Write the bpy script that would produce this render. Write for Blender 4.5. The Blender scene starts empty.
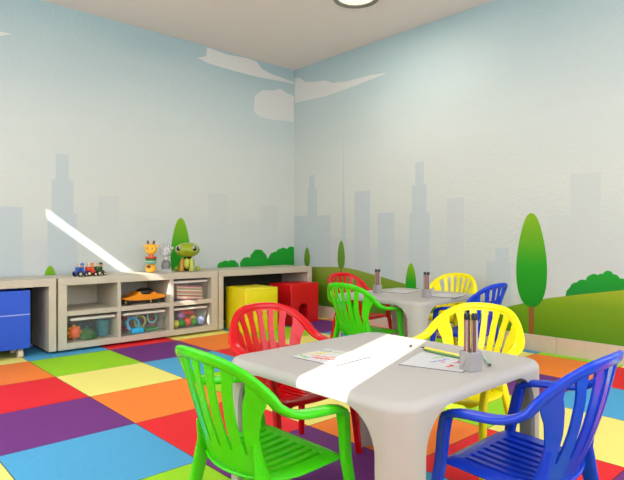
import bpy, bmesh, math, random
from mathutils import Vector, Matrix
random.seed(7)
PI = math.pi
SC = bpy.context.scene
COL = SC.collection

# ------------------------------------------------------------------ helpers
def lin(c):
    c = c / 255.0
    return c / 12.92 if c <= 0.04045 else ((c + 0.055) / 1.055) ** 2.4
def rgb(r, g, b): return (lin(r), lin(g), lin(b), 1.0)

MATS = {}
def mat(name, col, rough=0.5, metal=0.0, coat=0.0, alpha=1.0, bump=0.0, bscale=60.0, vary=0.0, spec=0.5, trans=0.0, emit=None, sss=0.0):
    if name in MATS: return MATS[name]
    m = bpy.data.materials.new(name); m.use_nodes = True
    nt = m.node_tree; p = nt.nodes['Principled BSDF']
    c = rgb(*col)
    p.inputs['Base Color'].default_value = c
    p.inputs['Roughness'].default_value = rough
    p.inputs['Metallic'].default_value = metal
    p.inputs['Specular IOR Level'].default_value = spec
    p.inputs['Coat Weight'].default_value = coat
    p.inputs['Alpha'].default_value = alpha
    p.inputs['Transmission Weight'].default_value = trans
    if emit:
        p.inputs['Emission Color'].default_value = rgb(*emit[0]); p.inputs['Emission Strength'].default_value = emit[1]
    tc = nt.nodes.new('ShaderNodeTexCoord')
    nz = nt.nodes.new('ShaderNodeTexNoise'); nz.inputs['Scale'].default_value = bscale
    nt.links.new(tc.outputs['Object'], nz.inputs['Vector'])
    if bump:
        b = nt.nodes.new('ShaderNodeBump'); b.inputs['Strength'].default_value = bump; b.inputs['Distance'].default_value = 0.004
        nt.links.new(nz.outputs['Fac'], b.inputs['Height']); nt.links.new(b.outputs['Normal'], p.inputs['Normal'])
    v = vary if vary else 0.03
    mx = nt.nodes.new('ShaderNodeMix'); mx.data_type = 'RGBA'
    mx.inputs['A'].default_value = tuple(x * (1 - v) for x in c[:3]) + (1,)
    mx.inputs['B'].default_value = tuple(min(1, x * (1 + v)) for x in c[:3]) + (1,)
    nt.links.new(nz.outputs['Fac'], mx.inputs['Factor']); nt.links.new(mx.outputs['Result'], p.inputs['Base Color'])
    MATS[name] = m
    return m

def grad_mat(name, stops, rough=0.6, spec=0.3):
    """print colour running over the height of a printed shape (generated Z)"""
    m = bpy.data.materials.new(name); m.use_nodes = True
    nt = m.node_tree; p = nt.nodes['Principled BSDF']; p.inputs['Roughness'].default_value = rough
    p.inputs['Specular IOR Level'].default_value = spec
    tc = nt.nodes.new('ShaderNodeTexCoord'); sx = nt.nodes.new('ShaderNodeSeparateXYZ')
    nt.links.new(tc.outputs['Generated'], sx.inputs['Vector'])
    r = nt.nodes.new('ShaderNodeValToRGB')
    while len(r.color_ramp.elements) < len(stops): r.color_ramp.elements.new(0.5)
    for e, (pos, c) in zip(r.color_ramp.elements, stops): e.position = pos; e.color = rgb(*c)
    nt.links.new(sx.outputs['Z'], r.inputs['Fac']); nt.links.new(r.outputs['Color'], p.inputs['Base Color'])
    MATS[name] = m
    return m

class MB:
    def __init__(s): s.bm = bmesh.new()
    def box(s, x0, x1, y0, y1, z0, z1, M=None, bev=0.0):
        r = bmesh.ops.create_cube(s.bm, size=1.0)
        T = Matrix.Translation(((x0+x1)/2, (y0+y1)/2, (z0+z1)/2)) @ Matrix.Diagonal((x1-x0, y1-y0, z1-z0, 1))
        if M: T = M @ T
        bmesh.ops.transform(s.bm, matrix=T, verts=r['verts'])
        if bev:
            ed = list({e for v in r['verts'] for e in v.link_edges})
            bmesh.ops.bevel(s.bm, geom=ed, offset=bev, segments=3, affect='EDGES', profile=0.5)
        return s
    def sphere(s, c, r, seg=20, rings=12, M=None):
        q = bmesh.ops.create_uvsphere(s.bm, u_segments=seg, v_segments=rings, radius=1.0)
        rr = r if hasattr(r, '__len__') else (r, r, r)
        T = Matrix.Translation(c) @ (M if M else Matrix()) @ Matrix.Diagonal((*rr, 1))
        bmesh.ops.transform(s.bm, matrix=T, verts=q['verts']); return s
    def lathe(s, prof, M=None, seg=28):
        """profile of (radius, z) spun about Z, closed at the axis where radius is 0"""
        rings = []
        T = M if M else Matrix()
        for r, z in prof:
            if r < 1e-6: rings.append([s.bm.verts.new(T @ Vector((0, 0, z)))])
            else: rings.append([s.bm.verts.new(T @ Vector((r*math.cos(2*PI*k/seg), r*math.sin(2*PI*k/seg), z))) for k in range(seg)])
        for a, b in zip(rings[:-1], rings[1:]):
            for k in range(seg):
                k2 = (k+1) % seg
                if len(a) == 1 and len(b) == 1: continue
                if len(a) == 1: s.bm.faces.new((a[0], b[k], b[k2]))
                elif len(b) == 1: s.bm.faces.new((a[k], a[k2], b[0]))
                else: s.bm.faces.new((a[k], a[k2], b[k2], b[k]))
        return s
    def cyl(s, p0, p1, r0, r1=None, seg=16):
        p0 = Vector(p0); p1 = Vector(p1); d = p1 - p0
        M = Matrix.Translation(p0) @ d.to_track_quat('Z', 'Y').to_matrix().to_4x4()
        r1 = r0 if r1 is None else r1
        return s.lathe([(0, 0), (r0, 0), (r1, d.length), (0, d.length)], M, seg)
    def sweep(s, path, size, side, n=14, power=2.6, closed_ends=True):
        """rounded-rectangle section swept along path; size[i] = (half across side, half across other)"""
        P = [Vector(p) for p in path]; rings = []
        for i, p in enumerate(P):
            t = (P[min(i+1, len(P)-1)] - P[max(i-1, 0)]).normalized()
            sd = Vector(side[i]) if hasattr(side[0], '__len__') else Vector(side)
            a = (sd - t * sd.dot(t)).normalized(); b = t.cross(a)
            ha, hb = size[i] if hasattr(size[0], '__len__') else size
            ring = []
            for k in range(n):
                th = 2*PI*k/n; c, q = math.cos(th), math.sin(th)
                c = math.copysign(abs(c)**(2/power), c); q = math.copysign(abs(q)**(2/power), q)
                ring.append(s.bm.verts.new(p + a*ha*c + b*hb*q))
            rings.append(ring)
        for r0, r1 in zip(rings[:-1], rings[1:]):
            for k in range(n): s.bm.faces.new((r0[k], r0[(k+1) % n], r1[(k+1) % n], r1[k]))
        if closed_ends:
            s.bm.faces.new(list(reversed(rings[0]))); s.bm.faces.new(rings[-1])
        return s
    def prism(s, pts, M, depth):
        """polygon in the local XY plane pushed along local Z by depth"""
        a = [s.bm.verts.new(M @ Vector((x, y, 0))) for x, y in pts]
        b = [s.bm.verts.new(M @ Vector((x, y, depth))) for x, y in pts]
        n = len(pts)
        s.bm.faces.new(a); s.bm.faces.new(list(reversed(b)))
        for k in range(n): s.bm.faces.new((a[(k+1) % n], a[k], b[k], b[(k+1) % n]))
        return s
    def grid(s, fn, us, vs, skip=None):
        V = [[s.bm.verts.new(fn(u, v)) for v in range(vs)] for u in range(us)]
        for u in range(us-1):
            for v in range(vs-1):
                if skip and skip(u, v): continue
                s.bm.faces.new((V[u][v], V[u+1][v], V[u+1][v+1], V[u][v+1]))
        return s
    def build(s, name, m, parent=None, smooth=True, angle=40, solid=0.0, offset=0.0, bevel=0.0, loc=None, sub=0, up=None):
        bmesh.ops.remove_doubles(s.bm, verts=s.bm.verts, dist=1e-5)
        loose = [v for v in s.bm.verts if not v.link_faces]
        if loose: bmesh.ops.delete(s.bm, geom=loose, context='VERTS')
        bmesh.ops.recalc_face_normals(s.bm, faces=s.bm.faces)
        if up and sum((f.normal*f.calc_area() for f in s.bm.faces), Vector()).dot(Vector(up)) < 0:
            bmesh.ops.reverse_faces(s.bm, faces=s.bm.faces)
        if smooth:
            for f in s.bm.faces: f.smooth = True
            for e in s.bm.edges:
                if len(e.link_faces) == 2 and e.calc_face_angle(0) > math.radians(angle): e.smooth = False
        me = bpy.data.meshes.new(name); s.bm.to_mesh(me); s.bm.free()
        o = bpy.data.objects.new(name, me); COL.objects.link(o)
        me.materials.append(m)
        if parent: o.parent = parent
        if loc: o.location = loc
        if sub:
            d = o.modifiers.new('smooth', 'SUBSURF'); d.levels = sub; d.render_levels = sub
        if solid:
            d = o.modifiers.new('thickness', 'SOLIDIFY'); d.thickness = solid; d.offset = offset
        if bevel:
            d = o.modifiers.new('bevel', 'BEVEL'); d.width = bevel; d.segments = 2; d.limit_method = 'ANGLE'; d.angle_limit = 0.6
        return o

def tag(o, label=None, cat=None, group=None, kind=None):
    if label: o['label'] = label
    if cat: o['category'] = cat
    if group: o['group'] = group
    if kind: o['kind'] = kind
    return o
def thing(name, label, cat, loc=(0, 0, 0), rz=0.0, group=None, kind=None):
    o = bpy.data.objects.new(name, None); COL.objects.link(o)
    o.location = loc; o.rotation_euler = (0, 0, rz); o.empty_display_size = 0.1
    return tag(o, label, cat, group, kind)
def struct(name, mb, m, **k):
    return tag(mb.build(name, m, **k), kind='structure')
def copy_tree(o, parent=None):
    c = o.copy(); COL.objects.link(c)
    if parent: c.parent = parent
    for ch in list(o.children): copy_tree(ch, c)
    return c
def dup(root, loc, rz, label, group=None, name=None):
    c = copy_tree(root); c.location = loc; c.rotation_euler = (0, 0, rz)
    c['label'] = label
    if group: c['group'] = group
    return c
def recolour(root, names, m):
    for ch in root.children:
        if ch.name.split('.')[0] in names:
            ch.data = ch.data.copy(); ch.data.materials[0] = m

# ------------------------------------------------------------------ place
WX, WY, H = 0.055, 0.064, 2.934          # right wall plane, left wall plane, ceiling height
XB, YN = -4.95, -5.75                    # the walls behind the camera
TILE = 0.6

# materials -----------------------------------------------------------
def floor_material():
    m = bpy.data.materials.new('foam_tiles'); m.use_nodes = True
    nt = m.node_tree; N = nt.nodes; Lk = nt.links
    p = N['Principled BSDF']
    tc = N.new('ShaderNodeTexCoord'); sx = N.new('ShaderNodeSeparateXYZ'); Lk.new(tc.outputs['Object'], sx.inputs['Vector'])
    def math_(op, a, b=None, c=None):
        n = N.new('ShaderNodeMath'); n.operation = op
        for i, v in enumerate((a, b, c)):
            if v is None: continue
            if isinstance(v, (int, float)): n.inputs[i].default_value = v
            else: Lk.new(v, n.inputs[i])
        return n.outputs[0]
    u = math_('DIVIDE', math_('ADD', sx.outputs['X'], 3.0447), TILE)
    v = math_('DIVIDE', math_('ADD', math_('MULTIPLY', sx.outputs['Y'], -1.0), -0.55158), TILE)
    i = math_('FLOOR', u); j = math_('FLOOR', v)
    k = math_('ADD', math_('ADD', j, math_('MULTIPLY', i, -2.0)), 605.5)
    k = math_('DIVIDE', math_('FLOORED_MODULO', k, 6.0), 6.0)
    r = N.new('ShaderNodeValToRGB'); r.color_ramp.interpolation = 'CONSTANT'
    cols = [(237, 226, 122), (243, 130, 48), (228, 36, 44), (112, 46, 124), (76, 160, 204), (150, 212, 28)]
    while len(r.color_ramp.elements) < 6: r.color_ramp.elements.new(0.5)
    for q, e in enumerate(r.color_ramp.elements):
        e.position = q / 6.0; e.color = rgb(*cols[q])
    Lk.new(k, r.inputs['Fac'])
    # dark seams between the mats
    fu = math_('ABSOLUTE', math_('SUBTRACT', math_('FRACT', u), 0.5)); fv = math_('ABSOLUTE', math_('SUBTRACT', math_('FRACT', v), 0.5))
    seam = math_('GREATER_THAN', math_('MAXIMUM', fu, fv), 0.4958)
    mx = N.new('ShaderNodeMix'); mx.data_type = 'RGBA'
    Lk.new(seam, mx.inputs['Factor']); Lk.new(r.outputs['Color'], mx.inputs['A'])
    dk = N.new('ShaderNodeMix'); dk.data_type = 'RGBA'; dk.blend_type = 'MULTIPLY'; dk.inputs['Factor'].default_value = 1
    Lk.new(r.outputs['Color'], dk.inputs['A']); dk.inputs['B'].default_value = (.28, .25, .25, 1)
    Lk.new(dk.outputs['Result'], mx.inputs['B'])
    Lk.new(mx.outputs['Result'], p.inputs['Base Color'])
    p.inputs['Roughness'].default_value = 0.62; p.inputs['Specular IOR Level'].default_value = 0.22
    nz = N.new('ShaderNodeTexNoise'); nz.inputs['Scale'].default_value = 38; nz.inputs['Detail'].default_value = 4
    mp = N.new('ShaderNodeMapping'); mp.inputs['Scale'].default_value = (1.0, 3.2, 1); mp.inputs['Rotation'].default_value = (0, 0, .5)
    Lk.new(tc.outputs['Object'], mp.inputs['Vector']); Lk.new(mp.outputs['Vector'], nz.inputs['Vector'])
    b = N.new('ShaderNodeBump'); b.inputs['Strength'].default_value = 0.35; b.inputs['Distance'].default_value = 0.006
    Lk.new(nz.outputs['Fac'], b.inputs['Height']); Lk.new(b.outputs['Normal'], p.inputs['Normal'])
    return m

def mural_material(name, bumps):
    """printed wallpaper: dusty blue at the top turning to warm cream towards the skyline"""
    m = bpy.data.materials.new(name); m.use_nodes = True
    nt = m.node_tree; N = nt.nodes; Lk = nt.links; p = N['Principled BSDF']
    tc = N.new('ShaderNodeTexCoord'); sx = N.new('ShaderNodeSeparateXYZ'); Lk.new(tc.outputs['Object'], sx.inputs['Vector'])
    nz = N.new('ShaderNodeTexNoise'); nz.inputs['Scale'].default_value = 1.2; nz.inputs['Detail'].default_value = 2
    mp = N.new('ShaderNodeMapping'); mp.inputs['Scale'].default_value = (.5, .5, 2.2)
    Lk.new(tc.outputs['Object'], mp.inputs['Vector']); Lk.new(mp.outputs['Vector'], nz.inputs['Vector'])
    a = N.new('ShaderNodeMath'); a.operation = 'MULTIPLY_ADD'; a.inputs[1].default_value = 0.45
    Lk.new(nz.outputs['Fac'], a.inputs[0]); Lk.new(sx.outputs['Z'], a.inputs[2])
    d = N.new('ShaderNodeMath'); d.operation = 'DIVIDE'; d.inputs[1].default_value = 3.2; Lk.new(a.outputs[0], d.inputs[0])
    r = N.new('ShaderNodeValToRGB')
    st = [(.30, (190, 196, 192)), (.48, (197, 201, 194)), (.66, (192, 199, 195)), (.82, (176, 190, 190)), (.97, (156, 179, 183))]
    while len(r.color_ramp.elements) < len(st): r.color_ramp.elements.new(.5)
    for e, (q, c) in zip(r.color_ramp.elements, st): e.position = q; e.color = rgb(*c)
    Lk.new(d.outputs[0], r.inputs['Fac']); Lk.new(r.outputs['Color'], p.inputs['Base Color'])
    p.inputs['Roughness'].default_value = .48; p.inputs['Specular IOR Level'].default_value = .35
    n2 = N.new('ShaderNodeTexNoise'); n2.inputs['Scale'].default_value = 42; n2.inputs['Detail'].default_value = 3
    Lk.new(tc.outputs['Object'], n2.inputs['Vector'])
    b = N.new('ShaderNodeBump'); b.inputs['Strength'].default_value = bumps; b.inputs['Distance'].default_value = .006
    Lk.new(n2.outputs['Fac'], b.inputs['Height']); Lk.new(b.outputs['Normal'], p.inputs['Normal'])
    return m

M_floor = floor_material()
M_mural = mural_material('mural_wallpaper', .6)
M_ceil = mat('ceiling_paint', (217, 209, 204), .9, bump=.05, bscale=120, spec=.2)
M_plain = mat('plain_wall_paint', (226, 222, 214), .8, bump=.05, bscale=120)
M_base = mat('beige_baseboard_tile', (206, 190, 168), .35, bump=.04, bscale=30, vary=.06)
M_grout = mat('grout', (168, 156, 140), .8)
M_frame = mat('white_window_frame', (232, 232, 230), .4)

# floor, ceiling, walls ------------------------------------------------
struct('floor', MB().box(XB-.1, WX+.1, YN-.1, WY+.1, -.1, 0), M_floor, smooth=False)
struct('ceiling', MB().box(XB-.1, WX+.1, YN-.1, WY+.1, H, H+.1), M_ceil, smooth=False)
wall_left = struct('wall_left', MB().box(XB-.1, WX+.1, WY, WY+.1, 0, H), M_mural, smooth=False)
wall_right = struct('wall_right', MB().box(WX, WX+.1, YN-.1, WY, 0, H), M_mural, smooth=False)

def holed(axis, p0, p1, lo, hi, holes):
    """wall slab between two planes with rectangular openings (a0, a1, z0, z1)"""
    b = MB()
    cuts = sorted({lo, hi, *[h[0] for h in holes], *[h[1] for h in holes]})
    for a0, a1 in zip(cuts[:-1], cuts[1:]):
        zs = sorted([(h[2], h[3]) for h in holes if h[0] <= a0 + 1e-6 and h[1] >= a1 - 1e-6])
        z = 0
        for z0, z1 in zs + [(H, H)]:
            if z0 > z + 1e-6:
                if axis == 'x': b.box(p0, p1, a0, a1, z, z0)
                else: b.box(a0, a1, p0, p1, z, z0)
            z = z1
    return b
SLOT_H = (-1.70, -0.753, 2.715, 2.832)    # a narrow slot under the ceiling: sun on the left wall
SLOT_V = (-4.560, -4.345, 1.805, 2.50)     # a narrow upright slot: sun across the table
ADDED_WIN = (-4.05, -.95, .90, 2.50)  # unseen opening added to brighten the left end of the left wall
struct('wall_back', holed('x', XB-.03, XB, YN, WY, [SLOT_H, SLOT_V, ADDED_WIN]), M_plain, smooth=False)
NWIN = [(-4.5, -2.6, .7, 2.6), (-2.2, -.3, .7, 2.6)]
struct('wall_near', holed('y', YN-.03, YN, XB, WX, NWIN), M_plain, smooth=False)
def window(n, axis, q, a0, a1, z0, z1, w=.04, mull=True):
    b = MB()
    rects = [(a0, a0+w, z0, z1), (a1-w, a1, z0, z1), (a0+w, a1-w, z0, z0+w), (a0+w, a1-w, z1-w, z1)]
    if mull: rects.append(((a0+a1)/2-w/2, (a0+a1)/2+w/2, z0+w, z1-w))
    for r0, r1, r2, r3 in rects:
        b.box(r0, r1, q-.05, q+.02, r2, r3)
    struct('window_%d' % n, b, M_frame, smooth=False)
for n, w_ in enumerate(NWIN): window(n+1, 'y', YN, *w_)
m = bpy.data.materials.new('added_blind_fabric'); m.use_nodes = True
nt = m.node_tree; tr = nt.nodes.new('ShaderNodeBsdfTranslucent'); tr.inputs['Color'].default_value = (.9, .9, .88, 1)
ms = nt.nodes.new('ShaderNodeMixShader'); ms.inputs[0].default_value = .75
nt.nodes['Principled BSDF'].inputs['Base Color'].default_value = (.8, .8, .78, 1); nt.nodes['Principled BSDF'].inputs['Roughness'].default_value = .8
nt.links.new(nt.nodes['Principled BSDF'].outputs[0], ms.inputs[1]); nt.links.new(tr.outputs[0], ms.inputs[2])
nt.links.new(ms.outputs[0], nt.nodes['Material Output'].inputs['Surface'])
bl = struct('window_3', MB().grid(lambda u, v: Vector((XB-.015, ADDED_WIN[0] + (ADDED_WIN[1]-ADDED_WIN[0])*u/8, ADDED_WIN[2] + (ADDED_WIN[3]-ADDED_WIN[2])*v/8)), 9, 9), m, smooth=False)  # translucent sheet across the added opening, spreads soft light indoors

# baseboard along the right wall (with tile joints) and the left wall
b = MB()
for k in range(9):
    y1 = WY - 0.75*k - (0.0 if k == 0 else .145); y0 = max(YN, WY - 0.75*(k+1) - .145)
    b.box(WX-.012, WX, y0+.0015, y1-.0015, 0, .132)
bb = struct('baseboard_right', b, M_base, smooth=False, bevel=.002)
tag(MB().box(WX-.006, WX, YN, WY, 0, .13).build('joint', M_grout, bb, smooth=False), kind='structure')
struct('baseboard_left', MB().box(XB, WX-.012, WY-.012, WY, 0, .132), M_base, smooth=False, bevel=.002)

# ------------------------------------------------------------------ mural shapes printed on the walls
M_cloud = mat('print_cloud', (203, 203, 199), .6, spec=.3)
M_city = mat('print_city_blue', (180, 190, 192), .6, spec=.3)
M_city2 = mat('print_city_pale', (189, 194, 193), .6, spec=.3)
M_city3 = mat('print_city_warm', (191, 196, 192), .6, spec=.3)
M_tree = grad_mat('print_tree', [(0, (2, 132, 14)), (.45, (28, 150, 10)), (1, (128, 172, 12))])
M_treed = grad_mat('print_tree_olive', [(0, (84, 128, 30)), (1, (104, 146, 44))])
M_trunk = mat('print_trunk', (138, 88, 32), .6)
M_bush = grad_mat('print_bush', [(0, (4, 128, 40)), (1, (20, 150, 30))])
M_hill1 = grad_mat('print_hill_olive', [(0, (64, 118, 14)), (.55, (104, 138, 24)), (1, (136, 152, 56))])
M_hill2 = grad_mat('print_hill_bright', [(0, (82, 138, 8)), (.5, (112, 152, 10)), (1, (168, 180, 40))])

def smooth_poly(pts, it=1):
    for _ in range(it):
        o = []
        for i in range(len(pts)):
            a, c = pts[i], pts[(i+1) % len(pts)]
            o += [(a[0]*.75+c[0]*.25, a[1]*.75+c[1]*.25), (a[0]*.25+c[0]*.75, a[1]*.25+c[1]*.75)]
        pts = o
    return pts
def mural(side, name, pts, m, layer=1, rnd=0, parent=None):
    if rnd: pts = smooth_poly(pts, rnd)
    if name == 'mural_bush':                              # leafy scallops along the top
        o = []
        for i, a in enumerate(pts):
            c = pts[(i+1) % len(pts)]; dx, dz = c[0]-a[0], c[1]-a[1]; L = math.hypot(dx, dz); o.append(a)
            if L < .13 and min(a[1], c[1]) > .5:
                q = 1 if side == 'L' else -1
                for f, h in ((.2, .10), (.4, .16), (.6, .16), (.8, .10)): o.append((a[0]+dx*f - q*dz*h, a[1]+dz*f + q*dx*h))
        pts = o
    t = .0006 * layer
    if side == 'L': M = Matrix(((1, 0, 0, 0), (0, 0, -1, WY), (0, 1, 0, 0), (0, 0, 0, 1)))     # (x, z) on the left wall
    else: M = Matrix(((0, 0, -1, WX), (1, 0, 0, 0), (0, 1, 0, 0), (0, 0, 0, 1)))               # (y, z) on the right wall
    o = MB().prism(pts, M, t).build(name, m, wall_left if side == 'L' else wall_right, smooth=False)
    return tag(o, kind='structure')
def tree_shape(u, z0, z1, w):
    """rounded cypress outline, fuller near its foot"""
    n = 40; pts = []; h = z1 - z0
    for k in range(n):
        th = 2*PI*k/n; s = .5 - .5*math.cos(th)        # 0 foot .. 1 top
        q = math.sin(th); wid = abs(q)**.85 * (1.13 - .42*s) * (1 if s < .5 else 1 - .12*(s-.5))
        pts.append((u + math.copysign(wid, q)*w/2*1.02, z0 + h*s))
    return pts
def rect(u0, u1, z0, z1): return [(u0, z0), (u1, z0), (u1, z1), (u0, z1)]

# left wall
CLOUD_A = [(-1.272, 2.786), (-1.17, 2.825), (-1.155, 2.925), (-1.09, 2.917), (-0.9, 2.905), (-0.652, 2.925), (-0.509, 2.918), (-0.427, 2.849), (-0.305, 2.821), (0.054, 2.793), (0.054, 2.771), (-0.164, 2.765), (-0.387, 2.75), (-0.6, 2.743), (-0.9, 2.749), (-1.137, 2.758)]
CLOUD_B = [(-0.534, 2.518), (-0.482, 2.566), (-0.416, 2.608), (-0.277, 2.629), (-0.164, 2.673), (-0.078, 2.644), (0.054, 2.624), (0.054, 2.313), (-0.277, 2.291), (-0.469, 2.297), (-0.544, 2.346)]
CLOUD_C = [(-3.501, 2.522), (-3.237, 2.569), (-3.096, 2.586), (-3.008, 2.588), (-3.096, 2.549), (-3.501, 2.416)]
mural('L', 'mural_cloud', CLOUD_A, M_cloud); mural('L', 'mural_cloud', CLOUD_B, M_cloud); mural('L', 'mural_cloud', CLOUD_C, M_cloud)
mural('L', 'mural_bush', [(-1.03, .45), (-1.03, .615), (-0.971, 0.649), (-0.888, 0.652), (-0.842, 0.665), (-0.781, 0.639), (-0.755, 0.598), (-.755, .45)], M_bush, 3)
mural('L', 'mural_bush', [(-.74, .45), (-0.735, 0.60), (-0.709, 0.667), (-0.655, 0.69), (-0.597, 0.679), (-0.566, 0.74), (-0.483, 0.776), (-0.406, 0.743), (-0.358, 0.657), (-0.329, 0.688), (-0.266, 0.74), (-0.225, 0.744), (-0.164, 0.781), (-0.061, 0.776), (0.046, 0.8), (.054, .8), (.054, .45)], M_bush, 3)
mural('L', 'mural_tree', tree_shape(-1.466, .46, 1.112, .235), M_tree, 3)
mural('L', 'mural_tree', tree_shape(-2.714, .30, .668, .14), M_tree, 3)
mural('L', 'mural_building', rect(-4.2, -2.93, .45, 1.165), M_city, 1)
mural('L', 'mural_building', rect(-2.93, -2.735, .45, .885), M_city2, 1)
mural('L', 'mural_building', [(-2.735, .45), (-2.49, .45), (-2.49, 1.125), (-2.52, 1.125), (-2.52, 1.415), (-2.56, 1.415), (-2.56, 1.64), (-2.668, 1.64), (-2.668, 1.415), (-2.70, 1.415), (-2.70, 1.12), (-2.735, 1.12)], M_city, 1)
mural('L', 'mural_building', rect(-2.49, -2.303, .45, 1.035), M_city3, 1)
mural('L', 'mural_building', rect(-2.303, -2.108, .45, 1.296), M_city3, 1)
mural('L', 'mural_building', rect(-1.95, -1.70, .45, 1.10), M_city3, 1)
mural('L', 'mural_building', rect(-1.145, -.894, .45, 1.39), M_city3, 1)
mural('L', 'mural_building', rect(-.736, -.50, .45, 1.11), M_city3, 1)
mural('L', 'mural_building', rect(-.46, -.20, .45, 1.29), M_city3, 1)

# right wall
CLOUD_D = [(0.053, 2.84), (-0.045, 2.823), (-0.134, 2.753), (-0.358, 2.71), (-0.491, 2.694), (-0.587, 2.644), (-0.819, 2.611), (-1.15, 2.606), (-1.391, 2.578), (-1.178, 2.56), (-0.908, 2.539), (-0.491, 2.518), (0.053, 2.539)]
mural('R', 'mural_cloud', CLOUD_D, M_cloud)
R = lambda a, b_, z, m, l=1: mural('R', 'mural_building', rect(b_, a, .2, z), m, l)
mural('R', 'mural_building', [(.053, .2), (.053, 1.175), (-.18, 1.175), (-.18, 1.48), (-.204, 1.48), (-.204, 1.64), (-.303, 1.64), (-.303, 1.48), (-.348, 1.48), (-.348, 1.165), (-.571, 1.165), (-.571, .2)], M_city, 1)
R(-.571, -.735, .92, M_city2)
mural('R', 'mural_building', [(-.735, .2), (-.735, .95), (-.755, 1.35), (-.764, 2.06), (-.770, 2.06), (-.782, 1.35), (-.805, .95), (-.805, .2)], M_city, 2)
R(-.805, -.93, .90, M_city2)
R(-.93, -1.155, 1.405, M_city)
R(-1.155, -1.255, .80, M_city2)
R(-1.255, -1.475, 1.165, M_city)
R(-1.475, -1.655, .885, M_city2)
mural('R', 'mural_building', [(-1.655, .2), (-1.655, 1.148), (-1.69, 1.148), (-1.69, 1.418), (-1.728, 1.418), (-1.728, 1.638), (-1.828, 1.638), (-1.828, 1.418), (-1.858, 1.418), (-1.858, 1.148), (-1.895, 1.148), (-1.895, .2)], M_city, 1)
R(-1.895, -2.143, .755, M_city2)
R(-2.08, -2.265, 1.27, M_city2, 2)
R(-2.265, -2.46, .80, M_city3)
mural('R', 'mural_building', [(-2.475, .2), (-2.475, .706), (-2.562, .706), (-2.562, .824), (-2.682, .824), (-2.682, .706), (-2.70, .706), (-2.70, .2)], M_city, 1)
mural('R', 'mural_building', [(-3.01, .2), (-3.01, 1.08), (-3.18, 1.08), (-3.18, 1.395), (-3.398, 1.395), (-3.398, .885), (-3.53, .885), (-3.53, .2)], M_city3, 1)
R(-3.60, -3.9, 1.15, M_city3)
HILL1 = [(0.053, 0.553), (-0.274, 0.571), (-0.5, .582), (-0.693, 0.588), (-0.85, .582), (-0.974, 0.567), (-1.335, 0.506), (-1.616, 0.457), (-1.897, 0.39), (-2.318, 0.271), (-2.51, 0.187), (-2.6, .133), (.053, .133)]
HILL2 = [(-2.05, .133), (-2.318, 0.21), (-2.51, 0.282), (-2.691, 0.341), (-2.997, 0.43), (-3.25, 0.481), (-3.551, 0.535), (-3.89, 0.586), (-4.6, .64), (-5.6, .62), (-5.6, .133)]
mural('R', 'mural_hill', HILL1, M_hill1, 4)
mural('R', 'mural_hill', HILL2, M_hill2, 5)
BUSHR = [(-3.140, 0.44), (-3.150, 0.5), (-3.176, 0.53), (-3.226, 0.571), (-3.293, 0.592), (-3.321, 0.629), (-3.377, 0.634), (-3.411, 0.643), (-3.447, 0.669), (-3.479, 0.646), (-3.525, 0.617), (-3.577, 0.594), (-3.653, 0.591), (-3.744, 0.569), (-3.79, 0.53), (-3.79, .44)]
mural('R', 'mural_bush', BUSHR, M_bush, 3)
for (u, zt, zb, w, zr, m) in [(-.173, .797, .575, .105, .56, M_treed), (-.734, .879, .568, .115, .45, M_treed), (-1.677, .664, .33, .13, .25, M_tree), (-2.874, 1.109, .35, .262, .133, M_tree)]:
    mural('R', 'mural_trunk', rect(u-w*.085, u+w*.085, zr, zb+.05), M_trunk, 6)
    mural('R', 'mural_tree', tree_shape(u, zb, zt, w), m, 7)

# ------------------------------------------------------------------ shelf units along the left wall
M_board = mat('cream_board', (190, 181, 162), .42, bump=.02, bscale=40, vary=.03)
M_boardi = M_board
M_shade_panel = mat('painted_shade_panel', (44, 48, 30), .7)  # dark olive carries the shade inside the open bench units
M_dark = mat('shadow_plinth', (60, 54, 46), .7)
FY = -.42; BY = WY - .014                        # front and back planes of the units
def board(b, x0, x1, z0, z1, y0=FY, y1=BY): b.box(x0, x1, y0, y1, z0, z1)

def unit(name, label, x0, x1, uprights, shelves, bottom=True, top=.531):
    t = thing(name, label, 'shelf unit', ((x0+x1)/2, 0, 0))
    ox = (x0+x1)/2
    def part(nm, a0, a1, z0, z1, ya=FY, yb=BY, m=M_board):
        return MB().box(a0-ox, a1-ox, ya, yb, z0, z1).build(nm, m, t, smooth=False, bevel=.0025)
    part('top_board', x0, x1, top, .5895)
    lo = .020
    part('side_panel', x0, uprights[0][1], lo, top)
    part('side_panel', uprights[-1][0], x1, lo, top)
    part('back_panel', uprights[0][1], uprights[-1][0], lo, top, BY-.012, BY, M_board if bottom else M_shade_panel)  # open units get an added dark sheet, shade painted into its colour
    if bottom:
        part('bottom_board', uprights[0][1], uprights[-1][0], lo, .070, FY, BY-.012)
        for a0, a1 in uprights[1:-1]: part('divider', a0, a1, .070, top, FY+.001, BY-.012)
        for z0, z1 in shelves:
            for (p, q) in zip(uprights[:-1], uprights[1:]):
                part('shelf', p[1], q[0], z0, z1, FY+.002, BY-.012)
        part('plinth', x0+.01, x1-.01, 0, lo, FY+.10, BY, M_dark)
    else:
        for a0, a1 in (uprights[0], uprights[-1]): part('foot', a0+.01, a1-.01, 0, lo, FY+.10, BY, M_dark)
    return t
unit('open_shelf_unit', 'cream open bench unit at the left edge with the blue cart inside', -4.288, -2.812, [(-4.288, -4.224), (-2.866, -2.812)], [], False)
unit('cubby_shelf_unit', 'cream six-cubby shelf unit holding clear toy bins', -2.798, -1.334, [(-2.798, -2.731), (-2.323, -2.292), (-1.842, -1.802), (-1.404, -1.334)], [(.285, .324)])
unit('open_shelf_unit', 'cream open bench unit in the corner over the yellow and red cubes', -1.323, -0.096, [(-1.323, -1.269), (-0.156, -0.096)], [], False)

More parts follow.
